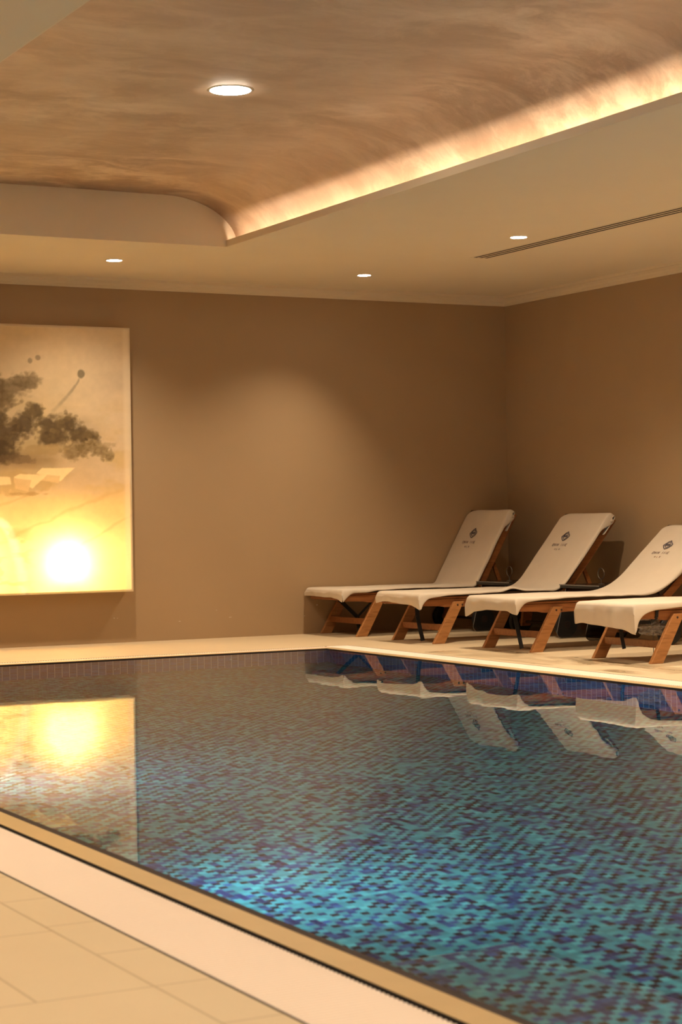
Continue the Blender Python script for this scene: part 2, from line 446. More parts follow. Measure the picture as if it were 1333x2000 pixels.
# ------------------------------------------------------------------ lamps
def lamp_light(name, parent, loc, energy, half, blend, col=WARM, aim=None, r=.03):
    d = bpy.data.lights.new(name, 'SPOT'); d.energy = energy; d.spot_size = 2*half; d.spot_blend = blend; d.color = col; d.shadow_soft_size = r
    o = bpy.data.objects.new(name, d); C.objects.link(o); o.parent = parent; o.location = loc
    if aim is not None: o.rotation_euler = Vector(aim).to_track_quat('-Z', 'Y').to_euler()
    return o
def downlight(x, y, z, r, energy, label, half=math.radians(66), blend=1., aim=(0, 0, -1), group=None, lr=None):
    t = thing('recessed_downlight', (x, y, z), label, 'ceiling light', group)
    bm = BM(); lathe(bm, [(r*.98, .004), (r*1.16, .004), (r*1.16, -.0015), (r*1.08, -.004), (r*.99, -.0035)])
    obj('trim_ring', bm, M['trim'], t, smooth=False)
    bm = BM(); lathe(bm, [(r, .003), (r, -.0042), (r*.6, -.0048), (r*.1, -.005)])
    obj('lens', bm, M['lens_big' if r > .09 else 'lens'], t, smooth=True)
    lamp_light('lamp', t, (0, 0, -.02), energy, half, blend, aim=aim, r=lr or r*.8)
    return t
E0 = 70.
downlight(4.60, 11.75, ZS, .05, 46, 'small round downlight in the cream ceiling above the picture', math.radians(60), 1., (-.02, .15, -1))
downlight(6.51, 11.83, ZS, .046, 38, 'small round downlight in the cream ceiling nearest the room corner', math.radians(48), 1., (-.22, .16, -1))
downlight(6.52, 9.87, ZS, .05, E0*1.15, 'small round downlight beside the long ceiling vent')
downlight(3.78, 8.14, 2.865, .095, 90, 'large round downlight in the brown vault', math.radians(60))
G = 'downlights nearer the viewer, above the frame'
GL = 'round recessed downlight in the ceiling nearer the viewer, above the picture frame'
for y in (7.92, 5.97, 4.0, 2.0, 0.): downlight(6.52, y, ZS, .05, E0*1.15, GL, group=G)
for y in (4.6, 1.1): downlight(3.78, y, 2.865, .095, 90, GL, math.radians(60), group=G)
for y in (11.75, ): downlight(2.66, y, ZS, .05, 60, GL, math.radians(60), 1., (0, .15, -1), group=G)
for y in (9.9, 7.9, 5.9, 3.9, 1.9, -.1): downlight(.7, y, ZS, .05, E0*.66, GL, group=G)

def led(x0, x1, facing, label):
    t = tag(None or bpy.data.objects.new('led_strip', None), label, 'light strip'); C.objects.link(t)
    t.location = ((x0+x1)/2, 4, ZS+.022)
    bm = BM(); cx = (x0+x1)/2
    n = 28; L0, L1 = YF+.02, VY1-.03
    z0 = -.0125
    pr = [[bm.verts.new((x, L0+(L1-L0)*k/n-4, z0)) for x in (x0-cx+.001, x1-cx-.001)] for k in range(n+1)]
    for A, B in zip(pr, pr[1:]): bm.faces.new((A[0], A[1], B[1], B[0]))
    me = bpy.data.meshes.new('led_tape'); bm.to_mesh(me); bm.free(); me.materials.append(M['led'])
    o = bpy.data.objects.new('led_tape', me); C.objects.link(o); o.parent = t
    bm = BM(); box(bm, x0-cx, x1-cx, L0-4, L1-4, z0-.0045, z0-.0005)
    obj('channel', bm, M['trim'], t)
led(VX1+.0135, VX1+.0235, 1, 'warm glowing light tape hidden behind the right lip of the vault')
led(VX0-.0235, VX0-.0135, -1, 'warm glowing light tape hidden behind the left lip of the vault')

# long slot vent in the soffit
t = thing('linear_vent', (6.80, 6.0, ZS), 'long narrow three slot air vent in the cream ceiling', 'air vent')
bm = BM(); box(bm, -.068, .068, -5.0, 4.775, -.0016, .004); obj('frame', bm, M['soffit'], t)
for k in (-1, 0, 1):
    bm = BM(); box(bm, k*.042-.010, k*.042+.010, -4.98, 4.755, -.0026, .002); obj('slot', bm, M['vent_slot'], t)

# underwater lamps in the near wall
for y in (7.2, 4.95, 2.55, .2):
    t = thing('pool_lamp', (PX0, y, -.5), 'round underwater lamp in the pool wall under the foreground coping', 'pool light', 'underwater lamps in the near pool wall')
    bm = BM(); lathe(bm, [(.085, .0), (.10, .006), (.105, .012)][::-1] + [(.085, .02)], seg=32)
    bmesh.ops.rotate(bm, verts=bm.verts[:], cent=(0, 0, 0), matrix=Matrix.Rotation(PI/2, 3, 'Y'))
    obj('bezel', bm, M['metal'], t)
    bm = BM(); lathe(bm, [(.083, .0), (.083, .021), (.02, .026)], seg=32)
    bmesh.ops.rotate(bm, verts=bm.verts[:], cent=(0, 0, 0), matrix=Matrix.Rotation(PI/2, 3, 'Y'))
    obj('lens', bm, M['pool_lens'], t)
    lamp_light('lamp', t, (.04, 0, 0), 54, math.radians(80), .9, (.66, .86, 1.), (1, 0, .08), .06)

# ------------------------------------------------------------------ the picture on the far wall
PXL, PXR, PZ0, PZ1, PYF = 2.2, 5.022, .363, 2.211, 12.555
t = thing('wall_picture', ((PXL+PXR)/2, PYF, PZ0), 'large glowing canvas print of a pale desert hillside with dark bushes', 'picture')
W_, H_ = PXR-PXL, PZ1-PZ0
st = .006; nx, nz = int(W_/st)+1, int(H_/st)+1
xs = np.linspace(-W_/2, W_/2, nx); zs = np.linspace(0, H_, nz)
gx, gz = np.meshgrid(xs, zs)                         # rows z, cols x
u = gx - W_/2 + .945                                 # metres from the photo's left frame edge (0) to the right edge (.945)
v = H_ - gz                                          # metres from the top
U, V = u*268, v*278                                  # near photo pixels measured from (0, 640)
rng = np.random.RandomState(3)
def vnoise(sx, sy, seed):
    r = np.random.RandomState(seed); g = r.rand(400, 400)
    a = (U+2000)/sx; b = (V+2000)/sy
    ia = np.floor(a).astype(int); ib = np.floor(b).astype(int); fa = a-ia; fb = b-ib
    fa = fa*fa*(3-2*fa); fb = fb*fb*(3-2*fb)
    g_ = lambda i, j: g[i % 400, j % 400]
    return (g_(ia, ib)*(1-fa)+g_(ia+1, ib)*fa)*(1-fb) + (g_(ia, ib+1)*(1-fa)+g_(ia+1, ib+1)*fa)*fb
def fbm(s, seed, ax=1., ay=1., o=4):
    return sum(vnoise(s*ax/2**k, s*ay/2**k, seed+k)/2**k for k in range(o))/sum(1/2**k for k in range(o))
def S(a, b, x): q = np.clip((x-a)/(b-a), 0, 1); return q*q*(3-2*q)
def lerp(c, col, m): return c*(1-m[..., None]) + np.array(col)*m[..., None]
col = np.zeros(U.shape+(3,)) + np.array((.66, .51, .315))
w1 = fbm(90, 1, 1.6, 1); w2 = fbm(34, 11, 2.2, .8); w3 = fbm(9, 31)
col = lerp(col, (.56, .42, .24), S(.45, .75, w1)*.8)
col = lerp(col, (.66, .53, .365), S(100, 235, U - .12*V)*S(420, 300, V)*.8)   # pale right margin
hill = S(-20, 25, V - (250 - .55*U) + 40*(w1-.5))                              # lower slope
col = lerp(col, (.60, .44, .20), S(.4, .7, w2)*S(120, 200, V)*.7)
fore = S(290, 345, V + 18*(w2-.5) - .05*U)
col = lerp(col, (.80, .62, .29), fore*.9)
col = lerp(col, (.93, .77, .40), S(360, 430, V + 25*(w1-.5))*.9)
sl = np.abs(np.sin((V*.9 + U*.38 + 60*w1)*.055)); col = lerp(col, (.62, .44, .20), S(.25, .0, sl)*S(270, 330, V)*S(470, 380, V)*.5)
def blob(cx, cy, rx, ry, c, a=1., rough=.55, soft=.35):
    global col
    d = np.sqrt(((U-cx)/rx)**2 + ((V-cy)/ry)**2) + rough*(fbm(14, int(cx*7+cy) % 97 + 50)-.5)*2
    col = lerp(col, c, S(1., 1.-soft, d)*a)
dk, md, lt = (.085, .055, .026), (.15, .10, .045), (.33, .23, .11)
col = lerp(col, (.47, .35, .18), S(.25, .6, w2)*S(150, 210, V)*S(300, 262, V)*S(215, 120, U)*.85)
col = lerp(col, (.30, .20, .085), S(232, 250, V)*S(282, 262, V)*S(150, 60, U + 20*(w1-.5))*.75)
col = lerp(col, (.44, .36, .26), S(.45, .75, w1)*S(60, 110, V)*S(260, 180, V)*S(90, 150, U)*.45)
def bush(cx, cy, rx, ry, tones, n, a=.85, tr=(3, 9)):
    rr = np.random.RandomState(int(abs(cx*13+cy*7)) % 1000)
    blob(cx, cy, rx*1.0, ry*1.0, tones[0], a, .5, .5)
    for k in range(n):
        q = rr.rand()*2*PI; m = math.sqrt(rr.rand())*1.08
        px, py = cx + rx*m*math.cos(q), cy + ry*m*math.sin(q)
        tone = np.array(tones[0])*(1-(w_ := np.clip(.15 + .55*rr.rand() - .35*(py-cy)/ry*rr.rand(), 0, 1))) + np.array(tones[1])*w_
        local(px, py, rr.uniform(*tr), rr.uniform(*tr)*.8, tone, a*rr.uniform(.25, .7))
def local(cx, cy, rx, ry, c, a):
    global col
    j0, j1 = np.searchsorted(U[0], (cx-rx*1.6, cx+rx*1.6)); vv = V[::-1, 0]; i0, i1 = np.searchsorted(vv, (cy-ry*1.6, cy+ry*1.6))
    i0, i1 = nz-i1, nz-i0
    if j1 <= j0 or i1 <= i0: return
    sl_ = (slice(i0, i1), slice(j0, j1))
    d = np.sqrt(((U[sl_]-cx)/rx)**2 + ((V[sl_]-cy)/ry)**2) + (w3[sl_]-.5)*1.2
    col[sl_] = lerp(col[sl_], c, S(1., .45, d)*a)
for a in ((18, 122, 44, 26), (50, 108, 28, 16), (2, 150, 26, 22), (-30, 130, 60, 40)): bush(*a, (md, (.36, .27, .15)), 45, .75)
for a in ((65, 164, 17, 17), (45, 190, 32, 24), (12, 208, 38, 28), (98, 192, 32, 22), (130, 188, 24, 20), (150, 210, 26, 20), (172, 222, 20, 16),
          (100, 215, 34, 16), (5, 240, 30, 24), (-40, 230, 60, 50), (-10, 180, 22, 16)): bush(*a, (dk, (.26, .18, .08)), 50, .9)
for a in ((138, 238, 26, 20), (160, 236, 24, 18), (192, 240, 20, 12), (176, 228, 16, 10), (205, 250, 14, 10)): bush(*a, ((.20, .135, .055), (.52, .40, .22)), 60, .8, (2, 6))
blob(205, 228, 16, 8, lt, .5, .9)
blob(75, 238, 60, 12, (.40, .28, .12), .7); blob(30, 256, 40, 10, (.16, .10, .05), .6)
for a in ((57, 69, 5.5, 6.5), (72, 63, 6, 6)): blob(*a, (.30, .23, .15), .8, .2)
blob(155, 92, 8.5, 10, (.22, .18, .11), .9, .2)
for k in range(40):                                                        # the lone tree's leaning trunk
    f = k/39; blob(151-52*f**1.2, 103+62*f, 2.4+5*f, 5, (.33, .26, .17), .6*(1-.8*f), .3, .9)
def quad(pts, c, a=.95):
    global col
    m = np.ones(U.shape)
    for (x0, y0), (x1, y1) in zip(pts, pts[1:]+pts[:1]):
        m *= S(-1.2, 1.2, ((x1-x0)*(V-y0)-(y1-y0)*(U-x0))/math.hypot(x1-x0, y1-y0) + 2*(w3-.5))
    col = lerp(col, c, m*a)
blob(40, 300, 70, 26, (.50, .35, .14), .5)
quad([(64, 284), (76, 273), (140, 273), (112, 298)], (.92, .74, .40)); quad([(64, 284), (112, 288), (108, 302), (66, 294)], (.74, .55, .27))
quad([(22, 290), (34, 284), (86, 286), (58, 312)], (.90, .72, .38)); quad([(22, 292), (56, 296), (50, 318), (26, 312)], (.72, .53, .26))
quad([(-40, 288), (16, 290), (18, 304), (-40, 306)], (.88, .70, .37))
blob(55, 322, 34, 4, (.42, .27, .10), .6)
for k in range(30):                                                        # pale path sweeping down at the left
    f = k/29; blob(-5+48*f, 375+145*f*f, 10+6*f, 12, (.97, .92, .72), .35, .2, .8)
col = lerp(col, (.40, .26, .09), S(.35, .1, np.abs(w2-.5)*4)*S(380, 395, V)*S(60, 20, np.abs(U-10))*.4)
col *= (.94 + .12*w3)[..., None]
marg = S(10, 2, np.minimum(245-U, V+2)); col = lerp(col, (.78, .66, .48), np.clip(marg, 0, 1)*.6)
col = np.clip(col, 0, .93)
verts = np.stack([gx, np.full_like(gx, -.0005), gz], -1).reshape(-1, 3)
idx = np.arange(nx*nz).reshape(nz, nx)
quads = np.stack([idx[:-1, :-1], idx[:-1, 1:], idx[1:, 1:], idx[1:, :-1]], -1).reshape(-1, 4)
me = bpy.data.meshes.new('canvas_print'); me.from_pydata(verts.tolist(), [], quads.tolist()); me.update()
at = me.color_attributes.new('print', 'FLOAT_COLOR', 'POINT')
at.data.foreach_set('color', np.concatenate([col, np.ones(col.shape[:2]+(1,))], -1).reshape(-1).astype(np.float32))
tt = NT('printed_canvas'); ca = tt.new('ShaderNodeVertexColor', layer_name='print')
tt.set(color=ca.outputs[0], rough=.65, spec=.2); tt.bump(tt.noise(tt.obj(), 600., 2), .12, .001)
trn = tt.new('ShaderNodeBsdfTranslucent'); tt.l.new(ca.outputs[0], trn.inputs[0])
mx = tt.new('ShaderNodeMixShader'); mx.inputs[0].default_value = .32
tt.l.new(tt.b.outputs[0], mx.inputs[1]); tt.l.new(trn.outputs[0], mx.inputs[2]); tt.l.new(mx.outputs[0], tt.o.inputs[0])
me.materials.append(tt.m)
o = bpy.data.objects.new('canvas_print', me); C.objects.link(o); o.parent = t
# the print is stretched over a shallow box and lit from inside by bulbs near its lower edge
DP = YB-PYF-.0008
bm = BM()
for q in ((-W_/2, -W_/2+.016, 0, H_), (W_/2-.016, W_/2, 0, H_), (-W_/2+.016, W_/2-.016, 0, .016), (-W_/2+.016, W_/2-.016, H_-.016, H_)):
    box(bm, q[0], q[1], 0, DP, q[2], q[3])
obj('box_frame', bm, M['canvas_edge'], t, bevel=.003)
bm = BM(); box(bm, -W_/2+.016, W_/2-.016, DP-.006, DP, .016, H_-.016); obj('back_panel', bm, M['canvas_edge'], t)
for bx in (4.545, 3.80, 3.05, 2.45):
    bm = BM(); lathe(bm, [(.010, -.012), (.014, -.006), (.017, .004), (.014, .014), (.006, .020)], (bx-(PXL+PXR)/2, .100, .175), 16)
    obj('bulb', bm, M['bulb'], t, smooth=True)
    d = bpy.data.lights.new('bulb_light', 'POINT'); d.energy = 10.; d.color = (1., .80, .52); d.shadow_soft_size = .012
    o = bpy.data.objects.new('bulb_light', d); C.objects.link(o); o.parent = t; o.location = (bx-(PXL+PXR)/2, .098, .205)

# ------------------------------------------------------------------ loungers
HW = .285
def profile_back(hx, ang, ln, n=14):
    d = Vector((math.cos(ang), math.sin(ang))); h = Vector((hx, .345))
    return [h + d*ln*k/n for k in range(1, n+1)], d

def make_lounger(x, y, hx, ang, ln, label, strap):
    t = thing('sun_lounger', (x, y, 0), label, 'sun lounger', 'teak sun loungers along the right wall')
    # side rails with a shaped lower edge
    low = [(.035, .256), (.12, .254), (.19, .250), (.225, .243), (.30, .240), (.42, .244), (1.0, .246), (1.62, .250)]
    for s in (-1, 1):
        bm = BM(); pts = low + [(1.62, .292), (1.56, .296), (1.0, .298), (.035, .300)]
        y0, y1 = (-.262, -.232) if s < 0 else (.232, .262)
        prism_y(bm, pts, y0, y1); obj('side_rail', bm, M['teak'], t, bevel=.004)
        bm = BM(); box(bm, .03, 1.06, *((-.266, -.236) if s < 0 else (.236, .266)), .302, .314); obj('seat_frame', bm, M['teak'], t, bevel=.003)
    bm = BM(); box(bm, .02, .045, -.262, .262, .262, .312); obj('foot_rail', bm, M['teak'], t, bevel=.004)
    bm = BM(); box(bm, 1.60, 1.63, -.262, .262, .25, .296); obj('head_rail', bm, M['teak'], t, bevel=.004)
    bm = BM()
    for k in range(9): box(bm, .09+k*.108, .15+k*.108, -.24, .24, .296, .311)
    obj('seat_slats', bm, M['teak'], t)
    # slanted front legs
    for s in (-1, 1):
        bm = BM(); y0, y1 = (-.29, -.2625) if s < 0 else (.2625, .29)
        prism_y(bm, [(.107, 0), (.196, 0), (.353, .280), (.275, .280)], y0, y1)
        lg = obj('leg', bm, M['teak_b'], t, bevel=.004)
        if s < 0:
            for bx in (.300, .338):
                bm = BM(); lathe(bm, [(.0065, 0), (.0065, -.004), (.003, -.006)], (bx, -.288, .258), 12, 'Y'); obj('bolt', bm, M['bolt'], lg)
    bm = BM(); box(bm, .185, .21, -.2625, .2625, .085, .128); obj('stretcher', bm, M['teak'], t, bevel=.004)
    # rear legs, axle and wheels
    for s in (-1, 1):
        bm = BM(); y0, y1 = (-.232, -.205) if s < 0 else (.205, .232)
        prism_y(bm, [(1.14, .06), (1.215, .06), (1.26, .285), (1.17, .285)], y0, y1); obj('leg', bm, M['teak'], t, bevel=.004)
        bm = BM(); yc = s*.285
        lathe(bm, [(.02, -.022), (.07, -.022), (.088, -.016), (.09, -.008), (.09, .008), (.088, .016), (.07, .022), (.02, .022)], (1.18, yc, .09), 36, 'Y')
        w = obj('wheel', bm, M['rubber'], t, smooth=False)
        bm = BM(); lathe(bm, [(.022, -.026), (.026, -.024), (.026, .024), (.022, .026)], (1.18, yc, .09), 24, 'Y'); obj('hub', bm, M['teak'], w)
    bm = BM(); tube(bm, [(1.18, -.27, .09), (1.18, .27, .09)], .010); obj('axle', bm, M['bolt'], t)
    # back frame
    d = Vector((math.cos(ang), 0, math.sin(ang))); n = Vector((-math.sin(ang), 0, math.cos(ang))); h = Vector((hx, 0, .345)) - n*.068 + d*.02
    for s in (-1, 1):
        bm = BM(); a = h + Vector((0, s*.248, 0)); bar(bm, a, a + d*(ln-.03), .03, .052, n); obj('back_rail', bm, M['teak'], t, bevel=.004)
    bm = BM()
    for k in range(7):
        a = h + d*(.05 + k*(ln-.12)/6) + n*.016
        bar(bm, a + Vector((0, -.232, 0)), a + Vector((0, .232, 0)), .05, .014, n)
    obj('back_slats', bm, M['teak'], t)
    # support strut under the back
    for s in (-1, 1):
        a = h + d*(ln*.36) - n*.03 + Vector((0, s*.21, 0)); b = Vector((min(a.x + .09, 1.55), s*.21, .29))
        bm = BM(); bar(bm, a, b, .02, .03, (1, 0, 0)); obj('back_strut', bm, M['teak'], t, bevel=.003)
    # thin mattress following seat and back
    bm = BM(); tp = [(.03, .338), (hx-.01, .338)]; D2 = Vector((d.x, d.z)); N2 = Vector((n.x, n.z))
    hh = Vector((hx, .345)) - N2*.007
    prism_y(bm, [(.03, .315), (hx+.01, .315), (hx-.005, .337), (.03, .337)], -.265, .265)
    q0 = hh + N2*0; q1 = hh + D2*(ln-.01)
    prism_y(bm, [tuple(q0), tuple(q1), tuple(q1 - N2*.026), tuple(q0 - N2*.026)], -.265, .265)
    obj('mattress', bm, M['mattress'], t, bevel=.004)
    for pts, w in strap:
        bm = BM()
        for a, b in zip(pts, pts[1:]): bar(bm, a, b, w, .004, (0, 1, 0))
        obj('strap', bm, M['strap'], t)
    return t

def interp(tab, x):
    if x <= tab[0][0]: return tab[0][1]
    for (a, b), (c, d) in zip(tab, tab[1:]):
        if x <= c: return b + (d-b)*(x-a)/(c-a)
    return tab[-1][1]

def make_towel(x, y, hx, ang, ln, fillet, hang, near_low, label, seed, fold=None):
    """cotton cover: hangs over the foot end, lies on seat and back, turns over the top"""
    t = thing('lounger_towel', (x, y, 0), label, 'towel', 'cotton covers on the loungers')
    far_low = [(0., hang[-1][1]), (.04, .30), (.1, .318), (1.3, .324)]
    def S1(a, b, x): q = min(1, max(0, (x-a)/(b-a))); return q*q*(3-2*q)
    ND = Vector((-math.sin(ang), math.cos(ang))); D = Vector((math.cos(ang), math.sin(ang)))
    H = Vector((hx, .345))
    # 2-D profile from the foot corner up: list of (point, normal)
    P = []
    for k in range(5): P.append((Vector((.008*(1-k/5)-.004, .322)), 'hang', 1-k/5))
    r = .026
    for k in range(7):
        a = PI - PI/2*k/6; P.append((Vector((-.004+r + r*math.cos(a), .345-r + r*math.sin(a))), 'top', 0))
    x0 = .03; x1 = hx - fillet
    for k in range(1, 30): P.append((Vector((x0+(x1-x0)*k/29, .345)), 'top', 0))
    q = H + D*fillet*1.1; p0 = Vector((x1, .345))
    for k in range(1, 13):
        f = k/12; P.append(((1-f)**2*p0 + 2*f*(1-f)*H + f*f*q, 'top', 0))
    L0 = fillet*1.1; rt = .030; Lr = ln - rt
    for k in range(1, 17): P.append((H + D*(L0+(Lr-L0)*k/16), 'top', 0))
    c = H + D*Lr - ND*rt
    for k in range(1, 9):
        a = PI*k/8; P.append((c + ND*rt*math.cos(a) + D*rt*math.sin(a), 'top', 0))
    e = P[-1][0]
    for k in range(1, 5): P.append((e - D*.035*k, 'top', 0))
    n = len(P)
    nor = []
    for i in range(n):
        a = P[max(0, i-1)][0]; b = P[min(n-1, i+1)][0]; dd = (b-a)
        if i < 5: nor.append(Vector((-1, 0))); continue
        dd.normalize(); nor.append(Vector((-dd.y, dd.x)))
    NY = 26
    bm = BM(); rows = []
    for i, (p, kind, f) in enumerate(P):
        row = []
        behind = i > n-9
        for j in range(-3, NY+4):
            yy = -HW + 2*HW*min(max(j, 0), NY)/NY
            fy = (yy+HW)/(2*HW)                      # 0 near, 1 far
            pp = p.copy(); nn = nor[i]
            wob = noise.noise(Vector((p.x*3.2, yy*2.6 + p.y*3, seed*3.1)))*.0042 + noise.noise(Vector((p.x*9, yy*5 + p.y*9, seed*7.7)))*.0016
            if kind == 'hang':
                bot = interp(hang, fy)
                pp.y = .322 - (.322-bot)*f
                wob += (.006*math.sin(yy*21+seed) + .005*math.sin(yy*47+seed*2))*f
                pp.x -= .004
            if fold:
                for (fx, fyy, ht, wx, wy) in fold:
                    wob += ht*math.exp(-((p.x-fx)/wx)**2 - ((yy-fyy)/wy)**2) if kind == 'top' and p.y < .36 else 0
            if yy > 0 and not behind and (p-H).dot(D) > ln*.5: pp = pp - D*.035*(yy/HW)**9*S1(ln-.14, ln-.03, (p-H).dot(D))
            pp = pp + nn*wob
            out = 0.
            if j < 0 or j > NY:
                k = -j if j < 0 else j-NY; sd = -1 if j < 0 else 1
                out = sd*(.009, .013, .012)[k-1]
                if kind == 'hang': pass
                elif behind: pp = pp - nn*.004*k/3
                else:
                    g = S1(hx-fillet-.04, hx-fillet+.06, p.x)          # 0 on the seat, 1 on the back
                    lo = interp(near_low, p.x) if sd < 0 else interp(far_low, p.x)
                    f1 = (.25, .65, 1.)[k-1]
                    down = max(.010, p.y-lo) if p.y < .36 else .03
                    bk = .020 + .010*noise.noise(Vector((p.x*6, p.y*6, seed+sd))) + (.050 if sd < 0 else .02)*S1(ln-.16, ln-.06, (p-H).dot(D))
                    pp = pp + (Vector((0, -1))*down*(1-g) - nn*bk*g)*f1
                    out += sd*.004*math.sin(p.x*38+seed)*f1*(1-g)
            row.append(bm.verts.new((pp.x, yy+out, pp.y)))
        rows.append(row)
    for A, B in zip(rows, rows[1:]):
        for k in range(len(A)-1): bm.faces.new((A[k], A[k+1], B[k+1], B[k]))
    me = bpy.data.meshes.new('cloth')
    bmesh.ops.recalc_face_normals(bm, faces=bm.faces[:])
    bm.to_mesh(me); bm.free(); me.materials.append(M['towel'])
    for p in me.polygons: p.use_smooth = True
    up = sum((p.normal.z for p in me.polygons)) 
    if up < 0: me.flip_normals()
    o = bpy.data.objects.new('cloth', me); C.objects.link(o); o.parent = t
    s = o.modifiers.new('hem', 'SOLIDIFY'); s.thickness = .004; s.offset = -1
    s = o.modifiers.new('soft', 'SUBSURF'); s.levels = 1; s.render_levels = 1
    # stitched crest and lettering on the upper back; reading right is the near side (-y)
    base = H + ND*.0038
    def at(rx, ry):                                   # rx right, ry up from the crest's centre
        q = base + D*(ln*.665 + ry); return Vector((q.x, .055 - rx, q.y))
    nv = Vector((ND.x, 0, ND.y))
    def stroke(bm, pts, w):
        for a, b in zip(pts, pts[1:]): bar(bm, at(*a), at(*b), w, .0016, nv)
    def poly(c, pts): return [(c[0]+px, c[1]+py) for px, py in pts]
    bm = BM()
    k = .9
    outline = [(-.050, -.004), (-.020, .034), (.004, .046), (.018, .030), (.046, .012), (.050, -.004), (.030, -.030), (.002, -.046), (-.024, -.030), (-.050, -.004)]
    stroke(bm, [(a*k, b*k) for a, b in outline], .0055)
    inner = [(-.034, -.004), (-.012, .024), (.006, .030), (.030, .006), (.034, -.006), (.004, -.032), (-.034, -.004)]
    stroke(bm, [(a*k, b*k) for a, b in inner], .0035)
    stroke(bm, [(-.018, -.012), (-.014, .010), (-.002, -.008), (.004, .012), (.012, -.006), (.020, .006)], .0055)
    obj('stitched_crest', bm, M['ink'], t)
    r = random.Random(5)
    bm = BM()
    def letters(x0, x1, yb, h, gaps):
        xx = x0; i = 0
        while xx < x1:
            w = h*.62
            if i not in gaps:
                kind = r.choice('HNMLEI'); sw = h*.1
                if kind in 'HNM': stroke(bm, [(xx, yb), (xx, yb+h)], sw); stroke(bm, [(xx+w, yb), (xx+w, yb+h)], sw)
                if kind in 'NM': stroke(bm, [(xx, yb+h), (xx+w, yb)], sw)
                if kind == 'H': stroke(bm, [(xx, yb+h*.5), (xx+w, yb+h*.5)], sw)
                if kind in 'LE': stroke(bm, [(xx, yb+h), (xx, yb), (xx+w, yb)], sw)
                if kind == 'E': stroke(bm, [(xx, yb+h), (xx+w, yb+h)], sw); stroke(bm, [(xx, yb+h*.5), (xx+w*.8, yb+h*.5)], sw)
                if kind == 'I': stroke(bm, [(xx+w/2, yb), (xx+w/2, yb+h)], sw)
            xx += w*1.5; i += 1
    letters(-.092, -.014, -.088, .021, ()); obj('stitched_lettering', bm, M['ink_pale'], t)
    bm = BM(); letters(.010, .088, -.088, .021, ()); obj('stitched_lettering', bm, M['ink_pale'], t)
    bm = BM(); letters(-.034, .034, -.124, .014, (1, 3, 5, 7)); obj('stitched_lettering', bm, M['ink_pale'], t)
    return t

R = math.radians
specs = [
 # x, y, hinge, angle, back length, fillet, hang profile (near..far), near lower edge, folds
 dict(x=6.434, y=12.372, hx=1.105, ang=R(60), ln=.655, fillet=.03, hang=[(0, .252), (.12, .268), (.3, .280), (1, .284)],
      low=[(.0, .252), (.022, .275), (.034, .305), (.06, .312), (.20, .315), (.27, .328), (.5, .334), (1.1, .330)], seed=1, fold=[(.45, -.10, .008, .35, .03), (.95, -.16, .012, .14, .05)]),
 dict(x=6.455, y=11.33, hx=1.14, ang=R(50.5), ln=.685, fillet=.10, hang=[(0, .232), (.05, .236), (.18, .258), (.5, .268), (.85, .276), (1, .262)],
      low=[(.0, .232), (.014, .238), (.026, .28), (.06, .306), (.13, .316), (.3, .326), (1.1, .332)], seed=2, fold=[(.74, -.27, .022, .06, .06)]),
 dict(x=6.510, y=10.24, hx=1.115, ang=R(41.5), ln=.665, fillet=.17, hang=[(0, .236), (.07, .240), (.2, .258), (.6, .258), (.85, .240), (1, .206)],
      low=[(.0, .236), (.014, .24), (.03, .288), (.07, .314), (.16, .324), (.5, .331), (1.1, .332)], seed=3, fold=None),
 dict(x=6.520, y=9.04, hx=1.115, ang=R(43), ln=.67, fillet=.15, hang=[(0, .170), (.05, .172), (.2, .196), (.6, .206), (.9, .218), (1, .208)],
      low=[(.0, .170), (.014, .18), (.022, .24), (.04, .268), (.07, .285), (.13, .300), (.3, .312), (1.1, .325)], seed=4, fold=None),
]
lab = ['teak sun lounger against the far wall, its back raised steepest', 'teak sun lounger second from the far wall, between the two dark side tables',
       'teak sun lounger third from the far wall, a strap hanging down to the deck', 'teak sun lounger nearest the viewer, with crumpled plastic hanging underneath']
tlab = ['beige cotton cover on the steepest lounger by the far wall', 'beige cotton cover with a pinched side fold on the second lounger from the far wall',
        'beige cotton cover on the third lounger from the far wall, curving gently up', 'beige cotton cover with the deepest foot drape, on the lounger nearest the viewer']
straps = [
 [([(.13, .10, .30), (.20, .02, .20), (.24, -.06, .13), (.245, -.08, .02)], .030), ([(.24, -.06, .13), (.32, -.15, .25)], .016)],
 [([(.115, -.05, .30), (.12, -.06, .18), (.13, -.07, .10), (.145, -.085, .012)], .030)],
 [([(.10, -.09, .30), (.115, -.10, .22), (.15, -.12, .015)], .028)],
 [([(.10, -.02, .30), (.09, -.04, .15), (.10, -.05, .075)], .024), ([(.175, -.268, .318), (.17, -.268, .262), (.15, -.24, .235), (.08, -.10, .225)], .020)],
]
for s, l, tl, sp in zip(specs, lab, tlab, straps):
    make_lounger(s['x'], s['y'], s['hx'], s['ang'], s['ln'], l, sp)
    make_towel(s['x'], s['y'], s['hx'], s['ang'], s['ln'], s['fillet'], s['hang'], s['low'], tl, s['seed'], s['fold'])

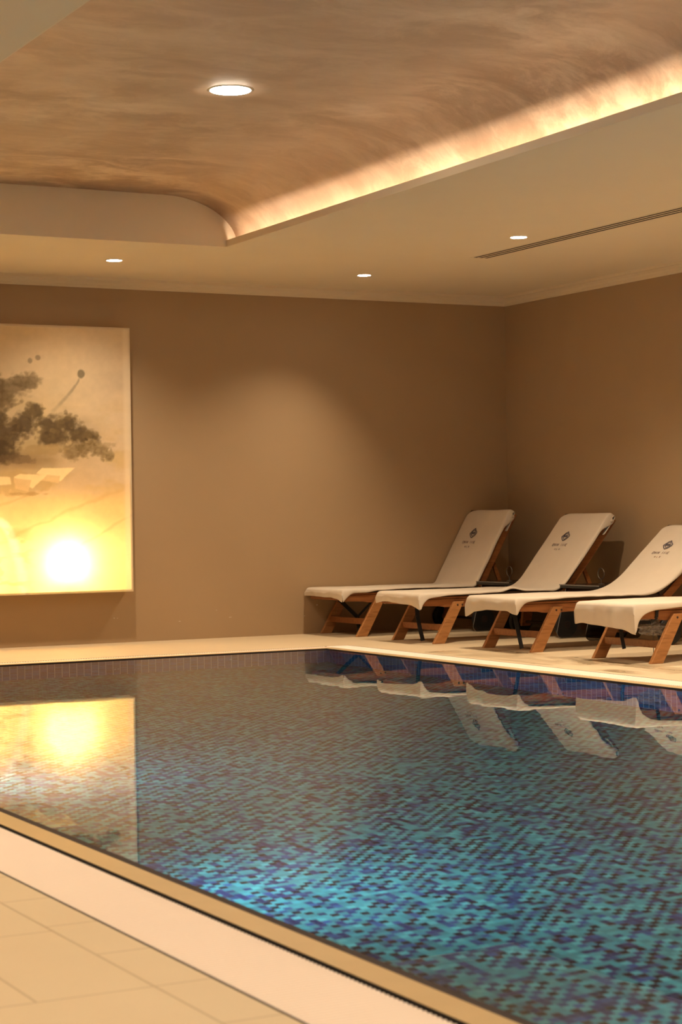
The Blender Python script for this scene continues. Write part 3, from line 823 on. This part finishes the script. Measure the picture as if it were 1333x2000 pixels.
# side tables of smoked glass between the loungers
def side_table(x, y, w, label):
    t = thing('side_table', (x, y, 0), label, 'side table', 'smoked glass side tables between the loungers')
    d = .40
    bm = BM(); box(bm, 0, d, -w/2, w/2, .345, .372); obj('tabletop', bm, M['blacktop'], t, bevel=.004)
    bm = BM(); box(bm, -.004, .002, -w/2, w/2, .366, .373); obj('glass_edge', bm, M['topedge'], t)
    for s in (-1, 1):
        bm = BM(); yc = s*(w/2-.06); pts = []
        pts += [(-.02+.03, .345)]
        for k in range(7):
            a = PI + PI/2*k/6; pts.append((-.07+.04+.04*math.cos(a), .045+.04*math.sin(a)))
        for k in range(7):
            a = 1.5*PI + PI/2*k/6; pts.append((.39-.04+.04*math.cos(a), .045+.04*math.sin(a)))
        pts += [(.37, .345)]
        prism_y(bm, [(a, max(b, .004)) for a, b in pts], yc-.004, yc+.004)
        g = obj('glass_panel', bm, M['smoked'], t)
        bm = BM(); tube(bm, [(a, yc, max(b, .006)) for a, b in pts], .0028, 6); obj('panel_edge', bm, M['topedge'], g)
    return t
side_table(7.55, 11.85, .44, 'dark glass side table between the two loungers nearest the far wall')
side_table(7.57, 10.785, .46, 'dark glass side table between the second and third loungers from the far wall')
def ring_stand(x, y, z, label):
    t = thing('ring_stand', (x, y, z), label, 'holder', 'small ring stands on the side tables')
    bm = BM(); tube(bm, [(.0, .037*math.cos(2*PI*k/28), .072+.037*math.sin(2*PI*k/28)) for k in range(28)], .0032, 8, True); obj('ring', bm, M['metal'], t, smooth=True)
    bm = BM(); tube(bm, [(0, 0, .003), (0, 0, .035)], .0035, 8); obj('stem', bm, M['metal'], t)
    bm = BM(); lathe(bm, [(.022, 0), (.022, .004), (.006, .007)], seg=24); obj('base', bm, M['metal'], t)
ring_stand(7.70, 11.85, .372, 'thin upright metal ring on the dark table nearest the far wall')
ring_stand(7.76, 10.79, .372, 'thin upright metal ring on the dark table between the second and third loungers')

# crumpled plastic under the nearest lounger, with a loose cord
t = thing('plastic_bag', (6.745, 8.90, .195), 'crumpled clear plastic bag hanging under the lounger nearest the viewer', 'plastic bag')
bm = BM(); bmesh.ops.create_icosphere(bm, subdivisions=4, radius=1.)
for v in bm.verts:
    q = v.co.copy(); w = noise.noise(q*2.3+Vector((4, 1, 2))); w2 = abs(noise.noise(q*5.5))
    v.co = Vector((q.x*.075, q.y*.10, q.z*.045))*(1 + .45*w - .35*w2)
obj('crumpled_film', bm, M['bag'], t)
bm = BM(); tube(bm, [(-.03, -.06, .0), (-.035, -.065, -.07), (-.032, -.065, -.16)], .0022, 6); obj('cord', bm, M['metal'], t)

# ------------------------------------------------------------------ world, camera, render look
w = bpy.data.worlds.new('World'); SC.world = w; w.use_nodes = True
w.node_tree.nodes['Background'].inputs[0].default_value = (.02, .015, .01, 1)
w.node_tree.nodes['Background'].inputs[1].default_value = .2

cd = bpy.data.cameras.new('camera'); cam = bpy.data.objects.new('camera', cd); C.objects.link(cam)
Rw = np.array([[.88270618, -.01204803, .46977084], [-.46966926, .01037683, .88278146], [-.0155105, -.99987358, .0035011]])
mw = Matrix.Identity(4)
for i in range(3):
    mw[i][0] = Rw[i, 0]; mw[i][1] = -Rw[i, 1]; mw[i][2] = -Rw[i, 2]
mw[0][3], mw[1][3], mw[2][3] = 0, 0, .85
cam.matrix_world = mw
cd.sensor_fit = 'VERTICAL'; cd.sensor_height = 36.; cd.sensor_width = 24.
cd.lens = 3743.19*36/2000; cd.clip_start = .05; cd.clip_end = 100
cd.dof.use_dof = True; cd.dof.focus_distance = 11.2; cd.dof.aperture_fstop = 7.1
SC.camera = cam

cy = SC.cycles
cy.use_denoising = True
try: cy.denoiser = 'OPENIMAGEDENOISE'
except Exception: pass
cy.max_bounces = 14; cy.diffuse_bounces = 6; cy.glossy_bounces = 6; cy.transmission_bounces = 8; cy.transparent_max_bounces = 12
cy.sample_clamp_indirect = 6.; cy.caustics_refractive = True; cy.caustics_reflective = False; cy.blur_glossy = .3
cy.use_light_tree = True
vs = SC.view_settings
vs.view_transform = 'Standard'; vs.look = 'None'; vs.gamma = 1.; vs.exposure = 1.6; vs.use_curve_mapping = False
